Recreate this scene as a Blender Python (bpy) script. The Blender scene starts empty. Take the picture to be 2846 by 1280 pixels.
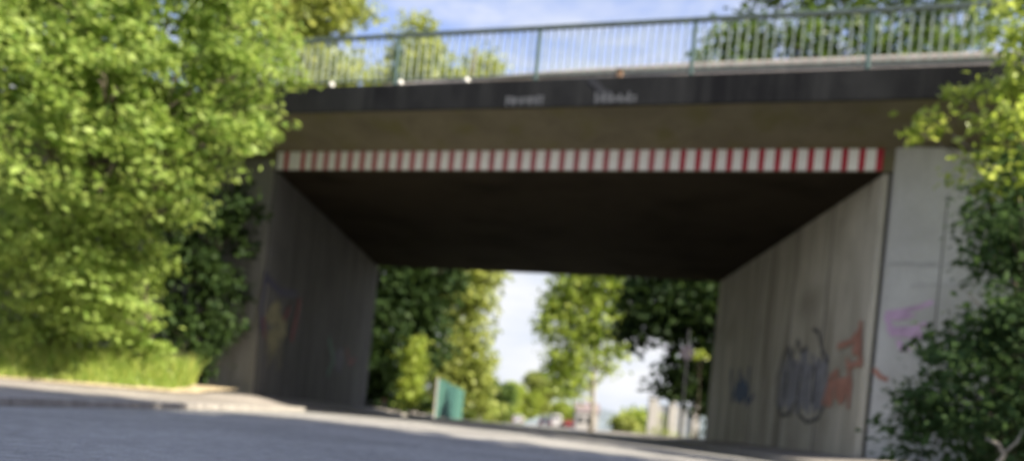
import bpy, bmesh, math, random
import numpy as np
from mathutils import Vector, Matrix

SC = bpy.context.scene
COL = SC.collection
R = math.radians

# ------------------------------------------------------------------ camera
cd = bpy.data.cameras.new("camera")
cam = bpy.data.objects.new("camera", cd)
COL.objects.link(cam)
cam.location = (0, 0, 0.33)
cam.matrix_world = Matrix.Translation((0, 0, 0.33)) @ Matrix.Rotation(R(90), 4, 'X') @ Matrix.Rotation(R(5.7), 4, 'Z')
cd.sensor_width = 36
cd.lens = 26.55
cd.shift_x = -0.005
cd.shift_y = 0.18
cd.clip_start = 0.05
cd.clip_end = 3000
cd.dof.use_dof = True
cd.dof.focus_distance = 1.5
cd.dof.aperture_fstop = 1.8
SC.camera = cam

# ------------------------------------------------------------------ light
SUN_AZ, SUN_EL = R(-27), R(38)          # azimuth from +X towards +Y
sv = Vector((math.cos(SUN_AZ) * math.cos(SUN_EL), math.sin(SUN_AZ) * math.cos(SUN_EL), math.sin(SUN_EL)))
w = bpy.data.worlds.new("World")
SC.world = w
w.use_nodes = True
nt = w.node_tree
nt.nodes.clear()
def wn(t): return nt.nodes.new(t)
wo = wn('ShaderNodeOutputWorld'); b1 = wn('ShaderNodeBackground'); b2 = wn('ShaderNodeBackground'); mx = wn('ShaderNodeMixShader')
sk = wn('ShaderNodeTexSky'); sk.sky_type = 'NISHITA'; sk.sun_disc = False
sk.sun_elevation = SUN_EL; sk.sun_rotation = math.atan2(sv.x, sv.y)
sk.air_density = 1.1; sk.dust_density = 0.6; sk.ozone_density = 1.6
b1.inputs['Strength'].default_value = 0.12
b2.inputs['Color'].default_value = (0.93, 0.96, 1.0, 1); b2.inputs['Strength'].default_value = 0.41
tc = wn('ShaderNodeTexCoord'); mp = wn('ShaderNodeMapping'); mp.inputs['Scale'].default_value = (1.6, 1.6, 5.0); mp.inputs['Location'].default_value = (1.03, 0.2, 0.98)
n1 = wn('ShaderNodeTexNoise'); n1.inputs['Scale'].default_value = 2.2; n1.inputs['Detail'].default_value = 8; n1.inputs['Roughness'].default_value = 0.58; n1.inputs['Distortion'].default_value = 0.5
sep = wn('ShaderNodeSeparateXYZ')
hz = wn('ShaderNodeMapRange'); hz.inputs['From Min'].default_value = 0.08; hz.inputs['From Max'].default_value = 0.42; hz.inputs['To Min'].default_value = 0.42; hz.inputs['To Max'].default_value = 0.0
ad = wn('ShaderNodeMath'); ad.operation = 'ADD'
rp = wn('ShaderNodeMapRange'); rp.inputs['From Min'].default_value = 0.41; rp.inputs['From Max'].default_value = 0.72; rp.interpolation_type = 'SMOOTHSTEP'
L = nt.links.new
n2 = wn('ShaderNodeTexNoise'); n2.inputs['Scale'].default_value = 5.0; n2.inputs['Detail'].default_value = 5
cr2 = wn('ShaderNodeValToRGB'); cr2.color_ramp.elements[0].position = 0.35; cr2.color_ramp.elements[0].color = (0.80, 0.85, 0.95, 1); cr2.color_ramp.elements[1].position = 0.62; cr2.color_ramp.elements[1].color = (0.96, 0.97, 1.0, 1)
L(mp.outputs['Vector'], n2.inputs['Vector']); L(n2.outputs['Fac'], cr2.inputs[0]); L(cr2.outputs[0], b2.inputs['Color'])
L(tc.outputs['Generated'], mp.inputs['Vector']); L(mp.outputs['Vector'], n1.inputs['Vector'])
L(tc.outputs['Generated'], sep.inputs[0]); L(sep.outputs['Z'], hz.inputs['Value'])
L(n1.outputs['Fac'], ad.inputs[0]); L(hz.outputs[0], ad.inputs[1]); L(ad.outputs[0], rp.inputs['Value'])
tn = wn('ShaderNodeMix'); tn.data_type = 'RGBA'; tn.blend_type = 'MULTIPLY'; tn.inputs['Factor'].default_value = 1; tn.inputs['B'].default_value = (1.02, 0.88, 0.96, 1)
L(sk.outputs[0], tn.inputs['A']); L(tn.outputs['Result'], b1.inputs['Color']); L(b1.outputs[0], mx.inputs[1]); L(b2.outputs[0], mx.inputs[2]); L(rp.outputs[0], mx.inputs['Fac'])
L(mx.outputs[0], wo.inputs['Surface'])

sd = bpy.data.lights.new("sun", 'SUN'); so = bpy.data.objects.new("sun", sd); COL.objects.link(so)
sd.energy = 5.0; sd.angle = R(0.53); sd.color = (1.0, 0.91, 0.76)
so.rotation_euler = (-sv).to_track_quat('-Z', 'Y').to_euler()

SC.view_settings.view_transform = 'Standard'
SC.view_settings.look = 'None'
SC.view_settings.gamma = 1
SC.view_settings.exposure = 1.35
SC.render.engine = 'CYCLES'

# ------------------------------------------------------------------ materials
def mat(name):
    m = bpy.data.materials.new(name); m.use_nodes = True
    t = m.node_tree; b = t.nodes['Principled BSDF']
    return m, t, b

def simple(name, col, rough=0.6, metal=0.0, var=0.15, scale=6.0, spec=0.4):
    m, t, b = mat(name)
    tcn = t.nodes.new('ShaderNodeTexCoord'); nz = t.nodes.new('ShaderNodeTexNoise'); nz.inputs['Scale'].default_value = scale; nz.inputs['Detail'].default_value = 5
    cr = t.nodes.new('ShaderNodeValToRGB')
    cr.color_ramp.elements[0].position = 0.3; cr.color_ramp.elements[1].position = 0.7
    cr.color_ramp.elements[0].color = tuple(c * (1 - var) for c in col) + (1,)
    cr.color_ramp.elements[1].color = tuple(min(1, c * (1 + var)) for c in col) + (1,)
    t.links.new(tcn.outputs['Object'], nz.inputs['Vector']); t.links.new(nz.outputs['Fac'], cr.inputs[0]); t.links.new(cr.outputs[0], b.inputs['Base Color'])
    b.inputs['Roughness'].default_value = rough; b.inputs['Metallic'].default_value = metal
    b.inputs['Specular IOR Level'].default_value = spec
    return m

def concrete(name, col, stain, streak=0.5, joint=0.0, moss=None):
    """board-marked concrete with vertical run-off streaks and blotches"""
    m, t, b = mat(name)
    N = t.nodes.new; K = t.links.new
    tcn = N('ShaderNodeTexCoord')
    mp1 = N('ShaderNodeMapping'); mp1.inputs['Scale'].default_value = (1.5, 1.5, 0.14)
    na = N('ShaderNodeTexNoise'); na.inputs['Scale'].default_value = 1.3; na.inputs['Detail'].default_value = 7; na.inputs['Roughness'].default_value = 0.7; na.inputs['Distortion'].default_value = 0.35
    nb = N('ShaderNodeTexNoise'); nb.inputs['Scale'].default_value = 0.75; nb.inputs['Detail'].default_value = 6
    nc = N('ShaderNodeTexNoise'); nc.inputs['Scale'].default_value = 28; nc.inputs['Detail'].default_value = 4
    K(tcn.outputs['Object'], mp1.inputs['Vector']); K(mp1.outputs[0], na.inputs['Vector'])
    K(tcn.outputs['Object'], nb.inputs['Vector']); K(tcn.outputs['Object'], nc.inputs['Vector'])
    r1 = N('ShaderNodeMapRange'); r1.inputs['From Min'].default_value = 0.42; r1.inputs['From Max'].default_value = 0.72; r1.inputs['To Max'].default_value = streak; K(na.outputs['Fac'], r1.inputs['Value'])
    r2 = N('ShaderNodeMapRange'); r2.inputs['From Min'].default_value = 0.45; r2.inputs['From Max'].default_value = 0.75; r2.inputs['To Max'].default_value = 0.7; K(nb.outputs['Fac'], r2.inputs['Value'])
    ma = N('ShaderNodeMath'); ma.operation = 'MAXIMUM'; K(r1.outputs[0], ma.inputs[0]); K(r2.outputs[0], ma.inputs[1])
    mixc = N('ShaderNodeMix'); mixc.data_type = 'RGBA'
    mixc.inputs['A'].default_value = col + (1,); mixc.inputs['B'].default_value = stain + (1,)
    K(ma.outputs[0], mixc.inputs['Factor'])
    mul = N('ShaderNodeMix'); mul.data_type = 'RGBA'; mul.blend_type = 'MULTIPLY'; mul.inputs['Factor'].default_value = 1
    r3 = N('ShaderNodeMapRange'); r3.inputs['To Min'].default_value = 0.82; r3.inputs['To Max'].default_value = 1.15; K(nc.outputs['Fac'], r3.inputs['Value'])
    K(mixc.outputs['Result'], mul.inputs['A']); K(r3.outputs[0], mul.inputs['B'])
    out = mul.outputs['Result']
    if moss:
        nm = N('ShaderNodeTexNoise'); nm.inputs['Scale'].default_value = 1.8; nm.inputs['Detail'].default_value = 6; K(tcn.outputs['Object'], nm.inputs['Vector'])
        r4 = N('ShaderNodeMapRange'); r4.inputs['From Min'].default_value = 0.5; r4.inputs['From Max'].default_value = 0.7; K(nm.outputs['Fac'], r4.inputs['Value'])
        mm = N('ShaderNodeMix'); mm.data_type = 'RGBA'; mm.inputs['B'].default_value = moss + (1,)
        K(out, mm.inputs['A']); K(r4.outputs[0], mm.inputs['Factor']); out = mm.outputs['Result']
    K(out, b.inputs['Base Color'])
    bp = N('ShaderNodeBump'); bp.inputs['Strength'].default_value = 0.35; bp.inputs['Distance'].default_value = 0.02
    K(nc.outputs['Fac'], bp.inputs['Height']); K(bp.outputs[0], b.inputs['Normal'])
    b.inputs['Roughness'].default_value = 0.85; b.inputs['Specular IOR Level'].default_value = 0.25
    return m

def leafmat(name, c0, c1, trans=0.4, rough=0.42, spec=0.5):
    m, t, b = mat(name)
    N = t.nodes.new; K = t.links.new
    g = N('ShaderNodeNewGeometry'); cr = N('ShaderNodeValToRGB')
    cr.color_ramp.elements[0].color = c0 + (1,); cr.color_ramp.elements[1].color = c1 + (1,)
    K(g.outputs['Random Per Island'], cr.inputs[0]); K(cr.outputs[0], b.inputs['Base Color'])
    b.inputs['Roughness'].default_value = rough; b.inputs['Specular IOR Level'].default_value = spec
    tr = N('ShaderNodeBsdfTranslucent'); hs = N('ShaderNodeHueSaturation'); hs.inputs['Hue'].default_value = 0.489; hs.inputs['Saturation'].default_value = 1.02; hs.inputs['Value'].default_value = 1.5
    K(cr.outputs[0], hs.inputs['Color']); K(hs.outputs[0], tr.inputs['Color'])
    ms = N('ShaderNodeMixShader'); ms.inputs['Fac'].default_value = trans
    K(b.outputs[0], ms.inputs[1]); K(tr.outputs[0], ms.inputs[2])
    K(ms.outputs[0], t.nodes['Material Output'].inputs['Surface'])
    return m

def asphalt(name, c, c2, sc=90):
    m, t, b = mat(name)
    N = t.nodes.new; K = t.links.new
    tcn = N('ShaderNodeTexCoord'); na = N('ShaderNodeTexNoise'); na.inputs['Scale'].default_value = sc; na.inputs['Detail'].default_value = 3
    nb = N('ShaderNodeTexNoise'); nb.inputs['Scale'].default_value = 0.9; nb.inputs['Detail'].default_value = 6
    vo = N('ShaderNodeTexVoronoi'); vo.inputs['Scale'].default_value = sc * 0.7
    for q in (na, nb, vo): K(tcn.outputs['Object'], q.inputs['Vector'])
    cr = N('ShaderNodeValToRGB'); cr.color_ramp.elements[0].color = c + (1,); cr.color_ramp.elements[1].color = c2 + (1,)
    cr.color_ramp.elements[0].position = 0.3; cr.color_ramp.elements[1].position = 0.75
    K(na.outputs['Fac'], cr.inputs[0])
    ng = N('ShaderNodeTexNoise'); ng.inputs['Scale'].default_value = 16; ng.inputs['Detail'].default_value = 4; K(tcn.outputs['Object'], ng.inputs['Vector'])
    av = N('ShaderNodeMath'); av.operation = 'ADD'; K(nb.outputs['Fac'], av.inputs[0]); K(ng.outputs['Fac'], av.inputs[1])
    r = N('ShaderNodeMapRange'); r.inputs['From Min'].default_value = 0.7; r.inputs['From Max'].default_value = 1.3; r.inputs['To Min'].default_value = 0.66; r.inputs['To Max'].default_value = 1.3; K(av.outputs[0], r.inputs['Value'])
    mu = N('ShaderNodeMix'); mu.data_type = 'RGBA'; mu.blend_type = 'MULTIPLY'; mu.inputs['Factor'].default_value = 1
    K(cr.outputs[0], mu.inputs['A']); K(r.outputs[0], mu.inputs['B']); K(mu.outputs['Result'], b.inputs['Base Color'])
    bp = N('ShaderNodeBump'); bp.inputs['Strength'].default_value = 0.6; bp.inputs['Distance'].default_value = 0.01; K(vo.outputs['Distance'], bp.inputs['Height']); K(bp.outputs[0], b.inputs['Normal'])
    b.inputs['Roughness'].default_value = 0.8; b.inputs['Specular IOR Level'].default_value = 0.35
    return m

M_ASPH = asphalt('asphalt', (0.205, 0.20, 0.19), (0.38, 0.368, 0.345))
M_PAVE = asphalt('pavement_asphalt', (0.22, 0.20, 0.18), (0.37, 0.335, 0.30), 60)
M_KERB = simple('kerb_stone', (0.30, 0.28, 0.25), 0.85, var=0.25)
M_SAND = simple('dry_edge_soil', (0.42, 0.34, 0.22), 0.95, var=0.35, scale=9)
M_SOIL = simple('soil', (0.075, 0.07, 0.035), 0.95, var=0.5, scale=2)
M_DECK = concrete('deck_concrete', (0.19, 0.17, 0.115), (0.085, 0.076, 0.05), 0.5, moss=(0.15, 0.14, 0.065))
M_SOFF = concrete('dark_soffit_concrete', (0.042, 0.034, 0.023), (0.008, 0.007, 0.005), 0.2)  # darker concrete for the flat underside of the deck
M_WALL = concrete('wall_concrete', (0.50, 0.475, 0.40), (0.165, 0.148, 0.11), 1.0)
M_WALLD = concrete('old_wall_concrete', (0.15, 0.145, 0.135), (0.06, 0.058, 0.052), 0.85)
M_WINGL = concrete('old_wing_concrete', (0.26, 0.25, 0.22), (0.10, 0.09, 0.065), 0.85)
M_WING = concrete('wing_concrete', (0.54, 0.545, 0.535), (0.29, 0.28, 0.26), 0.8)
M_BEAM = concrete('dark_coated_beam', (0.0125, 0.013, 0.0145), (0.050, 0.051, 0.050), 0.8)
M_JOINT = simple('joint_filler', (0.09, 0.088, 0.085), 0.9)
M_WHITE = simple('white_panel', (0.84, 0.82, 0.79), 0.4, var=0.06, scale=12)
M_RED = simple('red_stripe', (0.40, 0.012, 0.03), 0.45, var=0.15)
M_REDF = simple('faded_red_stripe', (0.40, 0.10, 0.11), 0.5, var=0.2, scale=3)
M_RAIL = simple('grey_green_rail', (0.10, 0.13, 0.115), 0.5, 0.2, var=0.25)
M_POST = simple('teal_post', (0.09, 0.145, 0.13), 0.5, 0.1, var=0.2)
M_BAR = simple('pale_galvanised_bar', (0.33, 0.38, 0.32), 0.55, 0.1, var=0.2)
M_GUARD = simple('galvanised_guardrail', (0.38, 0.34, 0.30), 0.6, 0.2, var=0.2)
M_GLINT = simple('white_glint', (0.85, 0.83, 0.76), 0.25, var=0.05)  # near-white that stands in for small glints
M_BARK = simple('bark', (0.14, 0.115, 0.085), 0.95, var=0.45, scale=14)
M_BARKL = simple('pale_bark', (0.30, 0.27, 0.22), 0.9, var=0.35, scale=10)
M_LEAF = leafmat('hazel_leaf', (0.15, 0.245, 0.042), (0.34, 0.43, 0.11), 0.42, 0.55, 0.3)
M_LEAF2 = leafmat('shrub_leaf', (0.19, 0.295, 0.055), (0.37, 0.47, 0.125), 0.43, 0.55, 0.3)
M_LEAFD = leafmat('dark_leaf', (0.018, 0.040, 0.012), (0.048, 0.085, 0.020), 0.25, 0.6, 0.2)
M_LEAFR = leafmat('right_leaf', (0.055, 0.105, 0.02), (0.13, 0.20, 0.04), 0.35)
M_LEAFS = leafmat('shade_leaf', (0.034, 0.068, 0.023), (0.066, 0.116, 0.037), 0.30, 0.7, 0.12)  # dark greens put the right shrub's shade into the leaf colour
M_LEAFT = leafmat('street_leaf', (0.17, 0.255, 0.03), (0.41, 0.485, 0.11), 0.46)
M_LEAFY = leafmat('yellow_leaf', (0.20, 0.29, 0.035), (0.42, 0.48, 0.10), 0.45)
M_LEAFO = leafmat('olive_leaf', (0.16, 0.21, 0.035), (0.38, 0.42, 0.12), 0.44)
M_GRASS = leafmat('grass_blade', (0.18, 0.31, 0.05), (0.50, 0.53, 0.16), 0.5)
M_TEAL = simple('teal_sheet', (0.10, 0.235, 0.19), 0.6, var=0.15)
M_TEALD = simple('dark_teal_sheet', (0.06, 0.16, 0.14), 0.6, var=0.15)  # darker teal for the middle panel and the posts
M_PALE = simple('pale_render', (0.40, 0.38, 0.355), 0.8, var=0.1)
M_ROOF = simple('roof_tile', (0.20, 0.16, 0.15), 0.8, var=0.3)
M_GLASS = simple('dark_glass', (0.03, 0.035, 0.04), 0.08, spec=0.8)
M_TYRE = simple('tyre_rubber', (0.02, 0.02, 0.02), 0.8)
M_PLATE = simple('number_plate', (0.7, 0.7, 0.66), 0.5, var=0.03)
M_LAMPR = simple('tail_lamp', (0.35, 0.01, 0.01), 0.3)
M_STEEL = simple('dark_steel', (0.025, 0.028, 0.03), 0.5, 0.3)
M_SIGNB = simple('sign_back', (0.055, 0.048, 0.066), 0.6, 0.0)
M_HILL = simple('hill_woodland', (0.15, 0.18, 0.19), 0.95, var=0.3, scale=0.05)
def paint(name, col): return simple(name, col, 0.65, var=0.25, scale=4)

# ------------------------------------------------------------------ helpers
def obj(name, me_or_bm, m=None, parent=None, smooth=False):
    if isinstance(me_or_bm, bmesh.types.BMesh):
        me = bpy.data.meshes.new(name); me_or_bm.to_mesh(me); me_or_bm.free()
    else:
        me = me_or_bm
    o = bpy.data.objects.new(name, me); COL.objects.link(o)
    if m:
        for q in (m if isinstance(m, (list, tuple)) else [m]): me.materials.append(q)
    if smooth:
        me.polygons.foreach_set('use_smooth', [True] * len(me.polygons))
    if parent:
        o.parent = parent
        o.matrix_parent_inverse = Matrix.Translation(-parent.location)
    return o
def tag(o, label=None, cat=None, group=None, kind=None):
    if label: o['label'] = label
    if cat: o['category'] = cat
    if group: o['group'] = group
    if kind: o['kind'] = kind
    return o
def empty(name, loc, label, cat, group=None):
    o = bpy.data.objects.new(name, None); COL.objects.link(o); o.location = loc; o.empty_display_size = 0.2
    return tag(o, label, cat, group)
def pyd(name, v, f):
    me = bpy.data.meshes.new(name); me.from_pydata(v, [], f); me.update(); return me
def hexa(bm, p, mi=0, bevel=0.0):
    """8 points: bottom ring 0-3, top ring 4-7"""
    v = [bm.verts.new(q) for q in p]
    fs = [(3, 2, 1, 0), (4, 5, 6, 7), (0, 1, 5, 4), (1, 2, 6, 5), (2, 3, 7, 6), (3, 0, 4, 7)]
    for q in fs:
        f = bm.faces.new([v[i] for i in q]); f.material_index = mi
    return v
def box(bm, c, s, rz=0.0, mi=0):
    cx, cy, cz = c; sx, sy, sz = (q / 2 for q in s); ca, sa = math.cos(rz), math.sin(rz)
    p = []
    for z in (-sz, sz):
        for x, y in ((-sx, -sy), (sx, -sy), (sx, sy), (-sx, sy)):
            p.append((cx + x * ca - y * sa, cy + x * sa + y * ca, cz + z))
    return hexa(bm, p, mi)
def tube(bm, pts, rad, n=7, cap=True):
    pts = [Vector(p) for p in pts]; rings = []
    for i, p in enumerate(pts):
        d = (pts[min(i + 1, len(pts) - 1)] - pts[max(i - 1, 0)]).normalized()
        a = d.cross(Vector((0.31, 0.93, 0.17))).normalized(); b = d.cross(a)
        r = rad[i] if isinstance(rad, (list, tuple)) else rad
        rings.append([bm.verts.new(p + a * r * math.cos(2 * math.pi * k / n) + b * r * math.sin(2 * math.pi * k / n)) for k in range(n)])
    for i in range(len(rings) - 1):
        for k in range(n):
            bm.faces.new((rings[i][k], rings[i][(k + 1) % n], rings[i + 1][(k + 1) % n], rings[i + 1][k]))
    if cap:
        bm.faces.new(rings[0][::-1]); bm.faces.new(rings[-1])
def bevel(bm, w=0.01, seg=2):
    bmesh.ops.bevel(bm, geom=[e for e in bm.edges], offset=w, segments=seg, affect='EDGES', profile=0.6)

def leaves(centres, sig, per, ln, rng, flat=0.6, up=0.35, width=0.6, droop=0.0, coh=1.1):
    """mesh data of folded leaf blades scattered round clump centres"""
    n = len(centres) * per
    C = np.repeat(np.asarray(centres, float), per, axis=0)
    sg = np.repeat(np.asarray(sig, float), per)[:, None]
    off = rng.normal(size=(n, 3)) * sg; off[:, 2] *= flat
    P = C + off
    d = rng.normal(size=(n, 3)); d[:, 2] = d[:, 2] * 0.5 - droop; d += off / (sg + 1e-6) * 0.5
    d /= np.linalg.norm(d, axis=1)[:, None]
    cn = rng.normal(size=(len(centres), 3)); cn[:, 2] = np.abs(cn[:, 2]) + 0.3; cn /= np.linalg.norm(cn, axis=1)[:, None]
    nr = rng.normal(size=(n, 3)) * 0.55 + np.repeat(cn, per, axis=0) * coh; nr[:, 2] += up * 0.5
    s = np.cross(d, nr); s /= np.linalg.norm(s, axis=1)[:, None]
    up_ = np.cross(s, d)
    l = (ln * rng.uniform(0.5, 1.55, n))[:, None]; w_ = l * width * 0.5
    base = P - d * l * 0.5; tip = P + d * l * 0.5 - up_ * l * 0.12
    a = P + s * w_ + up_ * l * 0.07; b = P - s * w_ + up_ * l * 0.07
    V = np.stack([base, a, tip, b], axis=1).reshape(-1, 3)
    i = np.arange(n) * 4
    F = np.stack([i, i + 1, i + 2, i, i + 2, i + 3], axis=1).reshape(-1)
    return V, F
def raw_mesh(name, V, F):
    me = bpy.data.meshes.new(name); nf = len(F) // 3
    me.vertices.add(len(V)); me.vertices.foreach_set('co', V.astype(np.float32).ravel())
    me.loops.add(len(F)); me.loops.foreach_set('vertex_index', F.astype(np.int32))
    me.polygons.add(nf); me.polygons.foreach_set('loop_start', np.arange(nf, dtype=np.int32) * 3); me.polygons.foreach_set('loop_total', np.full(nf, 3, np.int32))
    me.update(calc_edges=True); me.validate(); return me
def crown_mesh(name, blobs, dens, per, ln, seed, sig=0.16, inner=0.45, **kw):
    """blobs: (x, y, z, r); clump centres fill each blob's volume with more towards its outside, so gaps and clumps form"""
    rng = np.random.default_rng(seed); cs = []; sg = []
    for x, y, z, r in blobs:
        k = max(3, int(dens * r * r))
        v = rng.normal(size=(k, 3)); v /= np.linalg.norm(v, axis=1)[:, None]
        v *= (inner + (1.08 - inner) * rng.uniform(size=k) ** 0.7)[:, None] * r
        v[:, 2] *= 0.9
        cs.append(v + np.array([x, y, z])); sg.append(np.full(k, sig) * rng.uniform(0.6, 1.3, k))
    V, F = leaves(np.concatenate(cs), np.concatenate(sg), per, ln, rng, **kw)
    return raw_mesh(name, V, F)
def trunk_mesh(base, blobs, r0, seed, fork=0.35, lean=(0, 0)):
    rnd = random.Random(seed); bm = bmesh.new(); b = Vector(base)
    top = max(blobs, key=lambda q: q[2]); tz = top[2]
    c = Vector((sum(q[0] for q in blobs) / len(blobs), sum(q[1] for q in blobs) / len(blobs), 0))
    ax = []; n = 7
    for i in range(n + 1):
        f = i / n
        ax.append(Vector((b.x + (c.x - b.x) * f ** 1.5 + rnd.uniform(-1, 1) * r0 * 0.6 * (i > 0), b.y + (c.y - b.y) * f ** 1.5 + rnd.uniform(-1, 1) * r0 * 0.6 * (i > 0), b.z + (tz - b.z) * f)))
    tube(bm, ax, [r0 * (1.25 if i == 0 else 1) * (1 - 0.85 * i / n) for i in range(n + 1)], 9)
    for q in blobs:
        e = Vector(q[:3]); f = max(0.12, min(0.9, (e.z - b.z) / max(0.1, tz - b.z) * 0.7))
        k = f * n; i = min(n - 1, int(k)); s = ax[i].lerp(ax[i + 1], k - i); rr = r0 * (1 - 0.85 * f) * 0.55
        m1 = s.lerp(e, 0.5) + Vector((rnd.uniform(-.15, .15), rnd.uniform(-.15, .15), rnd.uniform(0.02, .25))) * q[3]
        tube(bm, [s, m1, e], [rr, rr * 0.65, rr * 0.2], 6)
        for _ in range(3):
            t2 = e + Vector((rnd.uniform(-1, 1), rnd.uniform(-1, 1), rnd.uniform(-.6, 1))) * q[3] * 0.8
            tube(bm, [m1.lerp(e, 0.6), e.lerp(t2, 0.5), t2], [rr * 0.35, rr * 0.22, rr * 0.08], 5)
    return bm
def tree(name, label, cat, base, blobs, lm, r0, dens, per, ln, seed, bark=M_BARK, group=None, sig=0.16, **kw):
    e = empty(name, base, label, cat, group)
    obj('trunk', trunk_mesh(base, blobs, r0, seed), bark, e, True)
    obj('crown', crown_mesh('crown', blobs, dens, per, ln, seed, sig, **kw), lm, e)
    return e

def pl(pts, width, z=0.0):
    """flat ribbon polygons along a 2-D polyline, in (a, b) wall coordinates"""
    out = []
    for i in range(len(pts) - 1):
        (x0, y0), (x1, y1) = pts[i], pts[i + 1]
        d = math.hypot(x1 - x0, y1 - y0) or 1e-6; nx, ny = -(y1 - y0) / d * width / 2, (x1 - x0) / d * width / 2
        ex, ey = (x1 - x0) / d * width * 0.3, (y1 - y0) / d * width * 0.3
        out.append([(x0 - ex + nx, y0 - ey + ny), (x0 - ex - nx, y0 - ey - ny), (x1 + ex - nx, y1 + ey - ny), (x1 + ex + nx, y1 + ey + ny)])
    return out
def decal(name, polys, fn, m, parent, label=None, step=0.0006, lift=0.004):
    """paint film: each polygon becomes a thin skin lifted off the wall by fn(a, b, lift)"""
    v, f, k = [], [], 0
    for j, p in enumerate(polys):
        for a, b in p: v.append(fn(a, b, lift + step * (j % 12)))
        f.append(list(range(k, k + len(p)))); k += len(p)
    o = obj(name, pyd(name, v, f), m, parent)
    if label: o['label'] = label
    return o
def blotch(rng, a, b, ra, rb, n=14, j=0.3):
    return [(a + ra * math.cos(6.283 * i / n) * (1 + rng.uniform(-j, j)), b + rb * math.sin(6.283 * i / n) * (1 + rng.uniform(-j, j))) for i in range(n)]

# ------------------------------------------------------------------ ground, road, pavements
def fall(y): return -0.011 * max(0.0, y - 18)
def road_z(x, y): return 0.06 * max(-1.0, 1 - (x / 4.0) ** 2) + fall(y)
def sstep(a, b, x):
    t = max(0.0, min(1.0, (x - a) / (b - a))); return t * t * (3 - 2 * t)
def land(x, y):
    z = -0.06 + fall(y) - 0.03
    # left approach embankment behind the wing wall, right one likewise
    d = y - (13.1 - 0.3 * x)
    up = sstep(0.1, 2.4, d) * (1 - sstep(7.6, 12.5, d))
    if x < -5.4: z += (5.2 - z) * sstep(-5.4, -7.2, x) * up + 0.5 * sstep(-6.5, -12, x) * sstep(11.0, 13.5, y) * (1 - up)
    if x > 5.6: z += (5.2 - z) * sstep(5.6, 7.5, x) * max(up, sstep(-2.2 - 0.35 * (x - 6), 0.6, d) * (1 - sstep(7.6, 12.5, d)) if x > 6.5 else up)
    if x > 4.3 and y < 11: z += 0.20 * sstep(4.3, 5.5, x) + 0.25 * sstep(5.5, 9, x)
    return z
def grid_mesh(name, xs, ys, fn):
    v = [(x, y, fn(x, y)) for y in ys for x in xs]; n = len(xs)
    f = [(j * n + i, j * n + i + 1, (j + 1) * n + i + 1, (j + 1) * n + i) for j in range(len(ys) - 1) for i in range(n - 1)]
    return pyd(name, v, f)
def span(a, b, s):
    n = max(1, int(round((b - a) / s))); return [a + (b - a) * i / n for i in range(n + 1)]
xs = [-900, -400, -150, -60, -30] + span(-20, 20, 0.5) + [30, 60, 150, 400, 900]
ys = [-60, -20] + span(-8, 34, 0.5) + [40, 50, 65, 90, 130, 200, 400, 900, 1600]
tag(obj('ground', grid_mesh('ground', xs, ys, land), M_SOIL, smooth=True), 'dark earth and verge ground', 'ground', kind='structure')
rx = span(-4.0, 4.1, 0.3); ry = span(-8, 40, 1.0) + [50, 70, 100, 140, 200, 300]
tag(obj('road', grid_mesh('road', rx, ry, road_z), M_ASPH, smooth=True), 'grey asphalt road through the underpass', 'road', kind='structure')
# pavement on the left: opens out to the left before the bridge
def edge_left(y):       # back edge of the paved area
    if y < 10.6: return -14.0
    if y < 11.4: return -14.0 + (y - 10.6) / 0.8 * 5.6
    if y < 12.3: return -8.4 + (y - 11.4) / 0.9 * 2.9
    if y < 14.6: return -5.5 + (y - 12.3) / 2.3 * 0.35
    return -5.15
v, f = [], []
yl = span(-8, 10.5, 0.7) + span(10.6, 14.6, 0.2) + span(15, 40, 1.0) + [50, 70, 100]
for y in yl:
    e = edge_left(y)
    for k in range(7):
        x = -4.14 + (e + 4.14) * k / 6
        v.append((x, y, fall(y) + 0.066 + sstep(0, 1, k / 6) * (0.02 + 0.115 * sstep(10.8, 13.8, y))))
for j in range(len(yl) - 1):
    for k in range(6): f.append((j * 7 + k, (j + 1) * 7 + k, (j + 1) * 7 + k + 1, j * 7 + k + 1))
tag(obj('pavement', pyd('pavement', v, f), M_PAVE, smooth=True), 'pale pavement left of the road', 'pavement', kind='structure')
v, f = [], []
for y in ry:
    for x, z in ((4.24, 0.10), (4.7, 0.15), (5.3, 0.22)): v.append((x, y, fall(y) + z))
for j in range(len(ry) - 1):
    for k in range(2): f.append((j * 3 + k, j * 3 + k + 1, (j + 1) * 3 + k + 1, (j + 1) * 3 + k))
tag(obj('pavement', pyd('pavement', v, f), M_PAVE, smooth=True), 'narrow pavement along the right underpass wall', 'pavement', kind='structure')
# kerbs: lines of separate stones, modelled as one structure each
def kerb(x0, side, label):
    bm = bmesh.new(); y = -6.0; rnd = random.Random(5)
    while y < 60:
        z = fall(y) + (0.074 if side < 0 else 0.105)
        low = 0.0
        a, b = (x0 - 0.14, x0) if side < 0 else (x0, x0 + 0.14)
        box(bm, ((a + b) / 2, y + 0.49, z - 0.16 - low + rnd.uniform(-.004, .004)), (0.138, 0.985, 0.32)); y += 1.0
    bevel(bm, 0.012, 2)
    tag(obj('kerb', bm, M_KERB), label, 'kerb', kind='structure')
kerb(-4.0, -1, 'stone kerb on the left of the road')
kerb(4.1, 1, 'stone kerb on the right of the road')
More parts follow.
